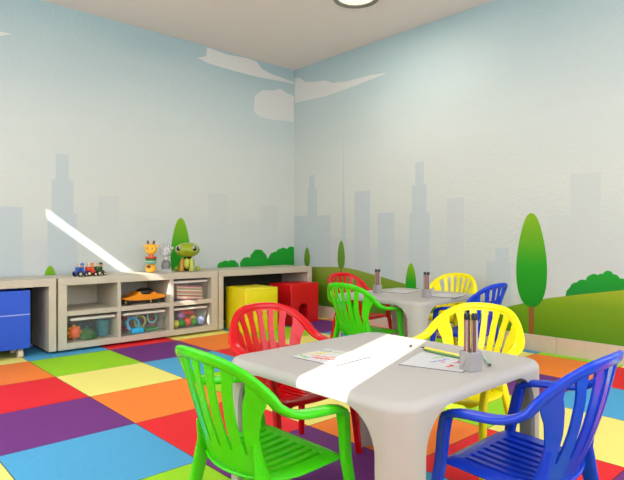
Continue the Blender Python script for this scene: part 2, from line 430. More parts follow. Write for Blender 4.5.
# blue rolling cart in the left unit
M_blue = mat('blue_cart_laminate', (20, 78, 200), .38, vary=.03)
M_strip = mat('pale_trim', (150, 170, 225), .35)
M_caster = mat('cream_caster', (220, 205, 175), .4)
M_metal = mat('grey_metal', (140, 140, 142), .35, metal=.8)
t = thing('rolling_cart', 'blue rolling toy cart tucked under the left bench unit', 'cart', (-3.334, -.268, 0))
b = MB()                                              # open-topped box
for r in [(-.335, .335, -.15, -.132, .074, .511), (-.335, .335, .118, .136, .074, .511), (-.335, -.317, -.132, .118, .074, .511), (.317, .335, -.132, .118, .074, .511), (-.317, .317, -.132, .118, .074, .092)]:
    b.box(*r)
b.build('cart_body', M_blue, t, smooth=False, bevel=.002)
MB().box(-.335, .335, -.1525, -.15, .326, .334).build('grip_strip', M_strip, t, smooth=False)
for sx in (-1, 1):
    for sy in (-1, 1):
        c = MB().box(-.016, .016, -.012, .012, .050, .074).build('caster', M_metal, t, smooth=False, loc=(sx*.275, sy*.105, 0))
        MB().cyl((-.017, 0, .030), (.017, 0, .030), .0298, seg=24).build('wheel', M_caster, c)

# soft cubes ------------------------------------------------------------
M_yel = mat('yellow_vinyl', (228, 214, 14), .35, bump=.03, bscale=25)
M_red = mat('red_vinyl', (214, 14, 22), .35, bump=.03, bscale=25)
t = thing('play_cube', 'plain yellow play cube in front of the corner bench', 'play cube', (-1.208, -.705, 0), math.radians(-3))
MB().box(0, .375, 0, .375, .0, .425, bev=.008).build('body', M_yel, t)
for z in (.405,):
    MB().box(.004, .371, -.0012, .0, z, z+.003).build('seam', mat('yellow_seam', (196, 182, 20), .5), t, smooth=False)
t = thing('play_cube', 'red play cube with an arched cut-out by the right wall', 'play cube', (-.575, -.622, 0), math.radians(3.5))
w = .415
arch = [(0, 0), (.115, 0)] + [(.115 + .068 - .068*math.cos(PI*k/14), .155 + .055*math.sin(PI*k/14)) for k in range(15)] + [(.251, 0), (w, 0), (w, .425), (0, .425)]
MB().prism(arch, Matrix(((1, 0, 0, 0), (0, 0, 1, 0), (0, 1, 0, 0), (0, 0, 0, 1))), .34).build('body', M_red, t, angle=30, bevel=.006)

# ------------------------------------------------------------------ monobloc tables
M_table = mat('warm_white_plastic', (170, 165, 158), .46, bump=.015, bscale=90, vary=.015, spec=.35)
TH, TS, TR, LIP, ER = .497, .390, .075, .031, .026
def perimeter(s):
    """s in [0, 8): even units are straight sides, odd units the rounded corners; returns point and outward normal"""
    k = int(s) % 8; f = s - int(s); side = k // 2; a = TS - TR
    if k % 2 == 0: p = Vector((TS, -a + 2*a*f)); n = Vector((1, 0))
    else:
        th = f*PI/2; n = Vector((math.cos(th), math.sin(th))); p = Vector((a, a)) + n*TR
    c, q = [(1, 0), (0, 1), (-1, 0), (0, -1)][side]
    return Vector((p.x*c - p.y*q, p.x*q + p.y*c)), Vector((n.x*c - n.y*q, n.x*q + n.y*c))
def table(name, label, loc):
    t = thing(name, label, 'table', loc)
    # top with a rolled edge and a shallow lip
    S = []
    for k in range(8): S += [k + j/(10 if k % 2 else 16) for j in range(10 if k % 2 else 16)]
    b = MB(); prof = []
    for j in range(9):
        th = PI/2*j/8; prof.append((-ER + ER*math.sin(th), TH - ER + ER*math.cos(th)))
    prof += [(0, TH-ER-.004), (0, TH-LIP)]
    ring = []
    for (d, z) in prof:
        r = []
        for s in S:
            p, n = perimeter(s); q = p + n*d; r.append(b.bm.verts.new((q.x, q.y, z)))
        ring.append(r)
    n_ = len(S)
    for r0, r1 in zip(ring[:-1], ring[1:]):
        for k in range(n_): b.bm.faces.new((r0[k], r0[(k+1) % n_], r1[(k+1) % n_], r1[k]))
    b.bm.faces.new(ring[0])
    # inner lip and underside
    inn = []
    for z in (TH-LIP, TH-.012):
        r = []
        for s in S:
            p, n = perimeter(s); q = p - n*.008; r.append(b.bm.verts.new((q.x, q.y, z)))
        inn.append(r)
    for r0, r1 in ((ring[-1], inn[0]), (inn[0], inn[1])):
        for k in range(n_): b.bm.faces.new((r0[k], r0[(k+1) % n_], r1[(k+1) % n_], r1[k]))
    b.bm.faces.new(list(reversed(inn[1])))
    b.build('tabletop', M_table, t, angle=50)
    # corner legs: curved sheets that flare into the lip
    for c in range(4):
        a = TS - TR; L = 2*a
        ss = []
        m = 18
        legw = .012; fr, fh = .115, .115                     # bare leg beside the corner, flare radii into the lip
        def zb(d):                                        # height of the lower edge, d = distance from the leg's edge towards mid-side
            z1 = TH - LIP - fh
            return z1 + fh*math.sqrt(max(0, 1 - ((fr-d)/fr)**2))
        seq = []                                          # (s, lower edge height)
        k1 = 2*c; k2 = 2*c+1; k3 = (2*c+2) % 8
        ds = [fr*.98*((m-j)/m)**1.8 for j in range(m)] + [.0002]
        for d in ds: seq.append((k1 + (L - legw - .004 - d)/L, zb(d)))
        for j in range(0, 4): seq.append((k1 + (L - legw + legw*j/4)/L, 0))
        for j in range(13): seq.append((k2 + j/12*.9999, 0))
        for j in range(1, 5): seq.append((k3 + legw*j/4/L, 0))
        for d in reversed(ds): seq.append((k3 + (legw + .004 + d)/L, zb(d)))
        b = MB(); rows = 16; V = []; th_ = .014
        for s, z0 in seq:
            p, n = perimeter(s); q = p - n*th_; co_, ci_ = [], []
            for j in range(rows+1):
                z = (TH-LIP) + (z0 - (TH-LIP))*j/rows
                co_.append(b.bm.verts.new((p.x, p.y, z))); ci_.append(b.bm.verts.new((q.x, q.y, z)))
            V.append((co_, ci_))
        for (o0, i0), (o1, i1) in zip(V[:-1], V[1:]):
            for v in range(rows):
                b.bm.faces.new((o0[v], o1[v], o1[v+1], o0[v+1])); b.bm.faces.new((i1[v], i0[v], i0[v+1], i1[v+1]))
            b.bm.faces.new((o0[rows], o1[rows], i1[rows], i0[rows])); b.bm.faces.new((o1[0], o0[0], i0[0], i1[0]))
        b.build('leg', M_table, t, angle=50)
    return t
table_near = table('kids_table', 'white plastic table in front, crossed by a band of sunlight', (-2.766, -3.683, 0))
table_far = table('kids_table', 'white plastic table farther back near the right wall', (-1.0, -2.44, 0))

# ------------------------------------------------------------------ monobloc chairs (local +Y is forward)
def plastic(name, c): return mat(name, c, .24, bump=.01, bscale=120, vary=.02, spec=.3)
M_c = {'green': plastic('green_plastic', (62, 196, 14)), 'red': plastic('red_plastic', (196, 4, 12)),
       'yellow': plastic('yellow_plastic', (236, 222, 8)), 'blue': plastic('blue_plastic', (16, 58, 190))}

def back_w(v):                                            # half width of the backrest by height 0..1
    pts = [(0, .158), (.2, .150), (.45, .148), (.7, .166), (.88, .190), (1, .205)]
    for (a, wa), (c, wc) in zip(pts[:-1], pts[1:]):
        if v <= c:
            f = (v-a)/(c-a); f = f*f*(3-2*f)*.5 + f*.5
            return wa + (wc-wa)*f
    return pts[-1][1]
ZB = .275
def back_pt(u, v):
    s = abs(u)
    zt = .606 - .030*s**2 - .066*s**5
    z = ZB + v*(zt - ZB)
    hgt = (z - ZB)/.333
    y = -.050 - .098*hgt - .012*math.sin(PI*hgt) + (.040 + .012*v)*s**2 + .030*v*v*s**4
    return Vector((u*back_w(v), y, z))

def make_chair(label, m):
    t = thing('kids_chair', label, 'chair')
    # --- seat: gently dished, waterfall front, eight grooves running front to back
    ng = 8; xs = [-1.0, -.985, -.95]
    x0, x1 = -.78, .78; pitch = (x1-x0)/ng; gw = pitch*.42
    tags = [0, 0, 0]
    for k in range(ng):
        c = x0 + pitch*(k+.5)
        for off, g in ((-gw/2-.006, 0), (-gw/2, 1), (gw/2, 1), (gw/2+.006, 0)): xs.append(c+off); tags.append(g)
    xs += [.95, .985, 1.0]; tags += [0, 0, 0]
    ys = [-.070, -.06, -.04, -.022, -.02, .01, .06, .12, .200, .202, .21, .218, .230, .242, .251, .257, .2605, .261]
    def seat_pt(iu, iv):
        u = xs[iu]; y = ys[iv]
        f = (y + .07)/.331
        r_ = .045; q_ = max(0, y - (.2611 - r_)); hw = .146 + .042*min(1, max(0, (y+.07)/.14))**.9 - r_ + math.sqrt(max(0, r_*r_ - q_*q_))
        x = u*hw
        z = .272 + .012*f + .004*u*u - .006*math.sin(PI*f)*(1-u*u)
        y2 = y - .008*abs(u)**2.0*max(0, f) + .012 + .036*u*u*max(0, 1 - f*2.2) - .012*min(1, f*2)                   # bowed front edge
        if y > .222: z -= .020*((y-.222)/.039)**2
        if abs(u) > .9: z -= .010*((abs(u)-.9)/.1)**1.5
        if tags[iu] and ys[4] <= y <= ys[8]: z -= .030
        return Vector((x, y2, z))
    MB().grid(seat_pt, len(xs), len(ys)).build('seat', m, t, angle=38, solid=.005, offset=-1, up=(0, 0, 1))
    # --- backrest: curved shell with fanned slots, under a rounded rim
    ns = 6; rows = 26
    cols = [-1.0, -.96, -.92]; ctag = [0, 0, 0]
    for k in range(ns):
        c = -.89 + 1.78*(k+.5)/ns
        cols += [c-.5, c+.5]; ctag += [('a', k), ('b', k)]
    cols += [.92, .96, 1.0]; ctag += [0, 0, 0]
    SL0, SL1 = 5, 23
    def bk(iu, iv):
        v = iv/(rows-1)
        tg = ctag[iu]
        if tg == 0: u = cols[iu]
        else:
            k = tg[1]; c = -.89 + 1.78*(k+.5)/ns
            g = (.028 + .056*min(1, max(0, (v-.15)/.75)))        # half opening grows upwards: slats fan out
            if iv >= SL1 - 1: g *= .8
            if iv <= SL0 + 1: g *= .75
            u = c + (-g if tg[0] == 'a' else g)
        return back_pt(u, v)
    def skip(iu, iv):
        return ctag[iu] != 0 and ctag[iu][0] == 'a' and SL0 <= iv < SL1
    b = MB().grid(bk, len(cols), rows, skip)
    bmesh.ops.recalc_face_normals(b.bm, faces=b.bm.faces)
    bmesh.ops.solidify(b.bm, geom=list(b.bm.faces), thickness=.007)
    rim = [back_pt(-1 + 2*k/36, 1.0) for k in range(37)]
    rs = []
    for k in range(37):
        t_ = rim[min(k+1, 36)] - rim[max(k-1, 0)]; rs.append(t_.cross(Vector((0, 1, .2))))
    b.sweep([p + Vector((0, .002, -.008)) for p in rim], (.0165, .0085), rs, n=14, power=2.4)
    b.build('backrest', m, t, angle=45)
    # --- armrests flowing out of the rim
    for s in (-1, 1):
        us = (.72, .80, .88, .95, 1.0)
        path = [back_pt(s*u, 1.0) + Vector((0, .002, -.008)) for u in us] + [Vector((s*x, y, z)) for x, y, z in
                [(.2125, -.030, .481), (.2185, -.005, .464), (.2225, .022, .4535), (.2240, .055, .4475), (.2220, .09, .4440), (.2195, .128, .441), (.2170, .162, .437), (.2150, .188, .4295), (.2140, .204, .416), (.2130, .211, .395)]]
        size = [(.0160, .0083), (.0170, .0088), (.0180, .0095), (.0195, .0105), (.0210, .0110), (.0230, .0115), (.0240, .0115), (.025, .011), (.025, .011), (.025, .011), (.025, .011), (.0245, .011), (.024, .0115), (.022, .0125), (.018, .013)]
        rim_side = [((back_pt(s*(u+.02), 1.0) - back_pt(s*(u-.02), 1.0)).cross(Vector((0, s, .2*s)))) for u in us[:4]]
        sides = [v.normalized()*s for v in rim_side]
        sides = [Vector((abs(v.x)*1.0, v.y*0, abs(v.z)*s)).normalized() for v in sides] + [Vector((1, 0, .25*s))] + [Vector((1, 0, 0))]*10
        MB().sweep(path, size, sides, n=18, power=2.6).build('armrest', m, t, angle=50)
        # front leg, from under the armrest's tip to the floor, joined to the seat side
        path = [Vector((s*x, y, z)) for x, y, z in [(.2130, .200, .425), (.2125, .207, .400), (.2095, .215, .365), (.2040, .222, .325), (.2000, .230, .280), (.2030, .240, .22), (.2110, .250, .15), (.2150, .259, .07), (.2190, .266, 0)]]
        size = [(.019, .013), (.017, .016), (.0145, .017), (.0135, .017), (.0130, .017), (.0125, .0165), (.012, .0155), (.0115, .0145), (.011, .013)]
        b = MB().sweep(path, size, [(1, 0, 0)]*len(path), n=14, power=3.2)
        b.build('leg', m, t, angle=50)
        # rear leg, blade-like where it leaves the back's foot
        path = [Vector((s*x, y, z)) for x, y, z in [(.139, -.046, .370), (.141, -.032, .315), (.149, -.028, .27), (.160, -.036, .21), (.172, -.048, .13), (.181, -.058, .06), (.188, -.066, 0)]]
        size = [(.005, .008), (.007, .016), (.010, .024), (.0115, .021), (.0115, .017), (.011, .014), (.0105, .012)]
        MB().sweep(path, size, [(1, 0, 0)]*len(path), n=14, power=3.0).build('leg', m, t, angle=50)
    return t

near_l = {'green': 'green plastic armchair in front at the left side of the nearer table',
          'blue': 'blue plastic armchair in front at the right side of the nearer table',
          'red': 'red plastic armchair behind the nearer table, near the cubes',
          'yellow': 'yellow plastic armchair behind the pencil holder of the nearer table'}
far_l = {'green': 'green plastic armchair at the left of the farther table',
         'blue': 'blue plastic armchair at the right of the farther table',
         'red': 'red plastic armchair at the back left of the farther table, behind the green one',
         'yellow': 'yellow plastic armchair at the far side of the farther table, by the right wall'}
pos = {'green': ((-3.310, -3.609), -90, (-1.515, -2.40)), 'blue': ((-2.708, -4.240), 0, (-.906, -2.975)),
       'red': ((-2.725, -3.07), 180, (-.906, -1.79)), 'yellow': ((-2.118, -3.620), 90, (-.345, -2.370))}
for c in ('green', 'red', 'yellow', 'blue'):
    (x, y), rz, (fx, fy) = pos[c]
    ch = make_chair(near_l[c], M_c[c])
    ch.location = (x, y, 0); ch.rotation_euler = (0, 0, math.radians(rz))
    ch['group'] = 'armchairs at the nearer table'
    dup(ch, (fx, fy, 0), math.radians(rz), far_l[c], 'armchairs at the farther table')

# ------------------------------------------------------------------ things on the tables
M_paper = mat('white_paper', (192, 191, 188), .7)
M_edge = mat('grey_card', (110, 106, 104), .7)
INK = {'red': mat('red_crayon', (205, 30, 40), .7), 'green': mat('green_crayon', (90, 170, 50), .7), 'yel': mat('yellow_crayon', (215, 200, 70), .7),
       'blue': mat('blue_crayon', (70, 110, 190), .7), 'orange': mat('orange_crayon', (225, 120, 50), .7), 'pink': mat('pink_crayon', (225, 130, 160), .7), 'dark': mat('dark_green_crayon', (50, 90, 40), .7)}
def drawing(label, cx, cy, a, w, h, marks):
    t = thing('drawing_sheet', label, 'drawing', (cx, cy, TH), a)
    MB().box(-w/2, w/2, -h/2, h/2, 0, .0022).build('backing_card', M_edge, t, smooth=False)
    MB().box(-w/2+.002, w/2-.002, -h/2+.002, h/2-.002, .0022, .0030).build('paper', M_paper, t, smooth=False)
    for ink, pts, r in marks:
        MB().sweep([(x, y, .0031) for x, y in pts], (r, .0006), [(1, .3, 0)]*len(pts) if abs(pts[0][0]-pts[-1][0]) < abs(pts[0][1]-pts[-1][1]) else [(.3, 1, 0)]*len(pts), n=8).build('crayon_mark', INK[ink], t)
    return t
def squig(x0, y0, x1, y1, amp, n, ph=0):
    return [(x0 + (x1-x0)*k/n + amp*math.sin(k*1.7+ph), y0 + (y1-y0)*k/n + amp*math.cos(k*2.3+ph)) for k in range(n+1)]
drawing('crayon drawing lying across the edge of the sun band on the nearer table', -2.893, -3.559, math.radians(4), .185, .20, [
    ('red', squig(-.055, .03, -.035, -.05, .008, 14), .004), ('orange', squig(-.03, .05, -.01, -.03, .007, 10), .004), ('yel', squig(-.02, .085, .035, .05, .01, 12), .005),
    ('green', squig(-.075, .04, -.06, .085, .006, 8), .004), ('dark', squig(.04, .085, .065, .055, .005, 8), .004), ('pink', squig(.01, -.06, .06, -.08, .006, 8), .003), ('green', squig(.055, .03, .08, -.03, .004, 8), .003)])
drawing('crayon drawing half under the pencils beside the nearer holder', -2.663, -3.849, math.radians(17), .25, .205, [
    ('red', squig(-.085, -.045, -.05, -.05, .006, 10), .004), ('red', squig(-.02, -.055, .015, -.06, .009, 10), .003), ('blue', squig(-.05, .02, .03, -.015, .005, 10), .003),
    ('pink', squig(-.04, -.02, -.01, .0, .005, 8), .003), ('green', squig(.01, .03, .08, .0, .006, 8), .003), ('dark', squig(.05, -.05, .065, -.045, .002, 4), .004)])

M_hold = mat('grey_holder_plastic', (150, 146, 144), .4)
PEN = [mat('pen_brown', (112, 66, 58), .35), mat('pen_silver', (188, 180, 178), .3), mat('pen_rose', (150, 96, 88), .35), mat('pen_tan', (150, 128, 116), .35)]
M_tip = mat('black_cap', (24, 18, 18), .35)
def holder(label, penlabel, group, x, y, a):
    t = thing('pencil_holder', label, 'pencil holder', (x, y, TH), a)
    b = MB()                                              # block with two wells
    s = .0245; hgt = .060
    for r in [(-s, s, -s, -s+.005), (-s, s, s-.005, s), (-s, -s+.005, -s+.005, s-.005), (s-.005, s, -s+.005, s-.005)]:
        b.box(r[0], r[1], r[2], r[3], 0, hgt)
    b.box(-s+.006, s-.006, -s+.006, s-.006, 0, .006)
    b.build('block', M_hold, t, smooth=False, bevel=.002)
    R_ = Matrix.Translation((x, y, TH)) @ Matrix.Rotation(a, 4, 'Z')
    first = None
    for w_ in (-1, 1):
        for k in range(5):
            th = 2*PI*k/5 + (.3 if w_ > 0 else 0)
            px, py = w_*.0074 + .0064*math.cos(th), -w_*.0074 + .0064*math.sin(th)
            if first is None:
                p = thing('pencil', penlabel, 'pencil', group=group)
                MB().cyl((0, 0, 0), (0, 0, .150), .0041, seg=8).build('shaft', PEN[0], p)
                MB().lathe([(0, .150), (.0043, .150), (.0043, .164), (.0025, .170), (0, .1705)], seg=10).build('cap', M_tip, p)
                first = p
            else: p = copy_tree(first)
            q = R_ @ Vector((px, py, .0065)); p.location = q
            if (k + (w_ > 0)) % 4:
                for chd in p.children:
                    if chd.name.startswith('shaft'):
                        chd.data = chd.data.copy(); chd.data.materials[0] = PEN[(k + (w_ > 0)) % 4]
holder('grey pencil holder on the nearer table, in front of the yellow chair', 'slim dark-capped pencil standing in the holder on the nearer table', 'pencils in the nearer holder', -2.706, -3.983, math.radians(-14))
holder('grey pencil holder on the farther table, left one of two', 'slim dark-capped pencil in the left holder on the farther table', 'pencils in the left far holder', -1.103, -2.241, math.radians(-14))
holder('grey pencil holder on the farther table, right one by the yellow chair', 'slim dark-capped pencil in the right holder on the farther table', 'pencils in the right far holder', -1.108, -2.685, math.radians(-14))

def loose_pencil(label, p0, p1, m, z, tipm, r=.0045):
    p0 = Vector((*p0, z)); p1 = Vector((*p1, z)); d = p1 - p0
    t = thing('pencil', label, 'pencil', p0, math.atan2(d.y, d.x))
    L = d.length; M = Matrix.Rotation(PI/2, 4, 'Y')
    MB().lathe([(0, .0), (r, 0), (r, L*.88), (0, L*.88)], M, 8).build('shaft', m, t)
    MB().lathe([(0, L*.88), (r, L*.88), (r*.15, L), (0, L)], M, 8).build('tip', tipm, t)
zt = TH + .0032 + .0046
loose_pencil('yellow pencil lying on the drawing beside the holder', (-2.578, -3.858), (-2.556, -3.687), mat('yellow_pencil', (226, 208, 40), .35), zt, M_tip)
loose_pencil('dark green pencil lying on the drawing next to the yellow pencil', (-2.606, -3.891), (-2.589, -3.719), mat('green_pencil', (70, 120, 50), .35), zt, M_tip)
loose_pencil('grey green pen lying on the bare tabletop right of the holder', (-2.512, -3.917), (-2.627, -4.006), mat('grey_green_pen', (150, 180, 168), .35), TH+.0052, M_tip, .005)
loose_pencil('short dark crayon lying at the corner of the drawing in the sun', (-2.546, -3.636), (-2.563, -3.644), M_tip, TH+.0045, M_tip, .0042)

def sheet(label, cx, cy, a, w, h, name='paper_sheet'):
    t = thing(name, label, 'paper', (cx, cy, TH), a)
    MB().box(-w/2, w/2, -h/2, h/2, 0, .003).build('backing_card', M_edge, t, smooth=False)
    MB().box(-w/2+.003, w/2-.003, -h/2+.003, h/2-.003, .003, .0042).build('paper', M_paper, t, smooth=False)
sheet('sheet of paper on the farther table by its left pencil holder', -0.906, -2.304, math.radians(10), .22, .20)
sheet('sheet of paper on the farther table by its right pencil holder', -0.906, -2.716, math.radians(12), .24, .20)

# ------------------------------------------------------------------ bins and their contents in the cubbies
M_clear = mat('clear_bin_plastic', (214, 222, 220), .12, alpha=.05, spec=.4)
M_rim = mat('white_bin_lid', (220, 214, 202), .4)
CUB = [(-2.731, -2.323), (-2.292, -1.842), (-1.802, -1.404)]
def bin_(label, x0, x1, z, h):
    cx = (x0+x1)/2; w = (x1-x0)/2
    t = thing('storage_bin', label, 'storage bin', (cx, -.262, z))
    b = MB(); D = .130
    def ring(f, zz, ins): return [b.bm.verts.new((sx*(w*f-ins), sy*(D*f-ins), zz)) for sx, sy in ((-1, -1), (1, -1), (1, 1), (-1, 1))]
    a0 = ring(.86, .0, 0); a1 = ring(.98, h-.020, 0); i1 = ring(.98, h-.020, .004); i0 = ring(.86, .005, .004)
    for r0, r1 in ((a0, a1), (a1, i1), (i1, i0)):
        for k in range(4): b.bm.faces.new((r0[k], r0[(k+1) % 4], r1[(k+1) % 4], r1[k]))
    b.bm.faces.new(a0); b.bm.faces.new(i0)
    b.build('tub', M_clear, t, smooth=False)
    MB().box(-w, w, -D-.004, D+.004, h-.020, h, bev=.004).build('lid', M_rim, t)
    MB().box(-.035, .035, -D-.010, -D-.004, h-.013, h-.003).build('grip', M_rim, t, smooth=False)
    return t
ZL, ZU = .070, .324
bin_('clear lidded bin with the orange and green toys, lower left cubby', CUB[0][0]+.035, CUB[0][1]-.012, ZL, .190)
bin_('clear lidded bin of coloured rings, lower middle cubby', CUB[1][0]+.03, CUB[1][1]-.03, ZL, .190)
bin_('clear lidded bin of coloured balls, lower right cubby', CUB[2][0]+.012, CUB[2][1]-.03, ZL, .190)
bin_('clear lidded bin of slanted magazines, upper right cubby', CUB[2][0]+.012, CUB[2][1]-.03, ZU, .185)

def ball(label, x, y, z, r, c, group=None, name='toy_ball'):
    o = MB().sphere((0, 0, 0), r, 24, 16).build(name, mat('toy_%d_%d_%d' % c, c, .35), smooth=True, loc=(x, y, z))
    return tag(o, label, 'ball', group)
zf = ZL + .0055
# lower left bin
t = thing('flower_toy', 'orange toy with knobbly petals in the lower left bin', 'toy', (-2.644, -0.327, zf + .062))
MB().sphere((0, 0, 0), (.048, .036, .050)).build('body', mat('toy_orange', (232, 92, 22), .4), t)
for k in range(8):
    th = 2*PI*k/8
    MB().sphere((.046*math.cos(th), .004, .046*math.sin(th)), .0155, 12, 8).build('petal', mat('toy_amber', (226, 150, 30), .4), t)
t = thing('dome_toy', 'dark green dome toy in the lower left bin', 'toy', (-2.534, -0.31, zf))
MB().lathe([(0, 0), (.078, 0), (.076, .02), (.066, .045), (.045, .068), (.02, .080), (0, .083)]).build('dome', mat('toy_dark_green', (24, 84, 18), .4), t)
MB().lathe([(0, .083), (.012, .083), (.012, .092), (0, .094)]).build('knob', mat('toy_green_knob', (40, 110, 30), .4), t)
ball('navy blue ball in the lower left bin, above the green dome', -2.513, -0.196, zf + .058, .058, (36, 44, 84))
t = thing('toy_bucket', 'teal toy bucket at the back of the lower left bin', 'toy bucket', (-2.396, -0.268, zf))
MB().lathe([(0, 0), (.052, 0), (.066, .135), (.062, .135), (.049, .005), (0, .005)]).build('bucket', mat('toy_teal', (30, 112, 120), .4), t)
MB().sweep([(.064*math.cos(PI*k/12), 0, .132 + .02*math.sin(PI*k/12)) for k in range(13)], (.003, .003), (0, 1, 0), n=8).build('handle', mat('toy_teal_handle', (70, 150, 160), .4), t)

# lower middle bin: rings and pieces
def ringtoy(label, x, y, z, R_, r, c, rx, ry):
    b = MB(); n = 28; q = 10
    V = [[b.bm.verts.new(((R_ + r*math.cos(2*PI*j/q))*math.cos(2*PI*i/n), (R_ + r*math.cos(2*PI*j/q))*math.sin(2*PI*i/n), r*math.sin(2*PI*j/q))) for j in range(q)] for i in range(n)]
    for i in range(n):
        for j in range(q): b.bm.faces.new((V[i][j], V[(i+1) % n][j], V[(i+1) % n][(j+1) % q], V[i][(j+1) % q]))
    o = b.build('toy_ring', mat('toy_%d_%d_%d' % c, c, .35), loc=(x - .072, y - .150, z)); o.rotation_euler = (rx, ry, 0)
    return tag(o, label, 'toy ring', 'toy rings in the lower middle bin')
ringtoy('light blue toy ring in the lower middle bin', -2.07, -.165, zf+.075, .055, .013, (40, 170, 214), 1.15, .3)
ringtoy('green toy ring lying flat in the lower middle bin', -1.90, -.14, zf+.013, .062, .012, (40, 140, 60), 0, 0)
ringtoy('lime yellow toy ring in the lower middle bin', -1.985, -.12, zf+.085, .050, .011, (176, 190, 40), 1.35, -.2)
ringtoy('purple toy ring in the lower middle bin', -1.93, -.06, zf+.080, .055, .013, (104, 62, 140), 1.25, .35)
ringtoy('crimson toy ring in the lower middle bin', -2.13, -.09, zf+.080, .050, .014, (150, 22, 60), 1.2, -.3)
ringtoy('pale teal toy ring in the lower middle bin', -1.860, -.10, zf+.105, .045, .010, (120, 190, 180), 1.4, .1)
o = MB().box(-.055, .055, -.03, .03, 0, .045, bev=.008).build('toy_block', mat('toy_cyan', (32, 168, 220), .35), loc=(-2.128, -0.359, zf)); tag(o, 'sky blue toy block at the front of the lower middle bin', 'toy block')
o = MB().box(-.05, .05, -.03, .03, 0, .10, bev=.006).build('toy_block', mat('toy_brick', (170, 60, 50), .4), loc=(-1.932, -0.18, zf)); tag(o, 'brick red toy block at the back of the lower middle bin', 'toy block')

# lower right bin: balls
for label, x, y, z, r, c in [
    ('yellow green ball at the left front of the lower right bin', -1.655, -.195, .036, .036, (196, 200, 50)),
    ('green ball in the front row of the lower right bin', -1.592, -.20, .036, .036, (38, 140, 40)),
    ('red orange ball in the front row of the lower right bin', -1.525, -.175, .042, .042, (222, 70, 30)),
    ('dark green ball right of the red orange ball in the lower right bin', -1.462, -.20, .036, .036, (60, 140, 50)),
    ('pale blue ball at the right front of the lower right bin', -1.392, -.19, .040, .040, (150, 170, 216)),
    ('lilac ball on top in the lower right bin', -1.578, -.155, .098, .036, (176, 120, 190)),
    ('yellow ball behind the blue one in the lower right bin', -1.428, -.115, .048, .040, (236, 206, 60))]:
    ball(label, x - .091, y - .149, zf + z, r, c, 'balls in the lower right bin')
t = thing('toy_peg', 'red orange toy peg lying on top in the lower right bin', 'toy', (-1.577, -0.276, zf + .118))
MB().sweep([(-.06, 0, .008), (-.04, 0, .006), (0, 0, 0), (.04, 0, -.008), (.06, 0, -.014)], [(.016, .016), (.021, .021), (.022, .022), (.021, .021), (.014, .014)], (0, 1, 0), n=14, power=2).build('peg', mat('toy_red_peg', (214, 60, 40), .35), t)
MB().sphere((-.064, 0, .008), .021, 14, 10).build('tip', mat('toy_red_tip', (232, 90, 60), .35), t)

# upper right bin: slanted magazines
mc = [(190, 120, 120), (206, 196, 170), (150, 70, 80), (200, 190, 150), (170, 150, 120), (196, 110, 110), (214, 206, 180), (150, 140, 90), (198, 170, 150), (170, 90, 96)]
mn = ['dusty pink', 'cream', 'maroon', 'straw', 'tan', 'rose', 'ivory', 'olive', 'beige', 'plum red']
for k in range(10):
    z = ZU + .0055 + .003 + k*.0128
    t = thing('magazine', mn[k] + ' magazine in the stack inside the upper right bin', 'magazine', (-1.613 + .004*math.sin(k*2.1), -0.276, z), 0, 'magazines in the upper right bin')
    t.rotation_euler = (0, math.radians(5), .02*math.sin(k*3))
    wd = .133
    MB().box(-wd, wd, -.095, .095, .001, .0105).build('pages', mat('magazine_pages', (222, 214, 198), .7), t, smooth=False)
    b = MB(); b.box(-wd-.002, wd+.002, -.098, .098, 0, .001); b.box(-wd-.002, wd+.002, -.098, .098, .0105, .0115); b.box(-wd-.002, wd+.002, -.098, -.0955, .001, .0105)
    b.build('cover', mat('cover_%d' % k, mc[k], .45), t, smooth=False)

# upper middle cubby: orange and black toy speedster
t = thing('toy_car', 'orange and black toy racer in the upper middle cubby', 'toy car', (-2.064, -0.286, ZU))
M_or = mat('racer_orange', (232, 142, 18), .3); M_bk = mat('racer_black', (22, 20, 20), .35)
b = MB()
out = [(-.205, .060), (-.150, .066), (-.085, .082), (-.045, .110), (-.030, .112), (-.020, .086), (.06, .082), (.10, .104), (.108, .102), (.120, .086), (.175, .078), (.205, .066), (.208, .052), (.150, .040), (.05, .034), (-.06, .034), (-.15, .042)]
b.prism(out, Matrix(((1, 0, 0, 0), (0, 0, 1, -.085), (0, 1, 0, 0), (0, 0, 0, 1))), .150)
b.build('body', M_or, t, smooth=False, bevel=.006)
MB().sphere((.035, -.01, .098), (.085, .058, .042), 24, 14).build('canopy', M_bk, t)
MB().box(-.19, .195, -.075, .055, .022, .036, bev=.005).build('chassis', M_bk, t)
for sx in (-.115, .115):
    for sy in (-.068, .042):
        MB().cyl((sx, sy-.013, .026), (sx, sy+.013, .026), .0257, seg=22).build('wheel', M_bk, t)
    MB().box(sx-.05-.003, sx-.05+.003, -.083, -.078, .010, .036).build('side_strut', mat('racer_strut', (226, 190, 110), .4), t, smooth=False)

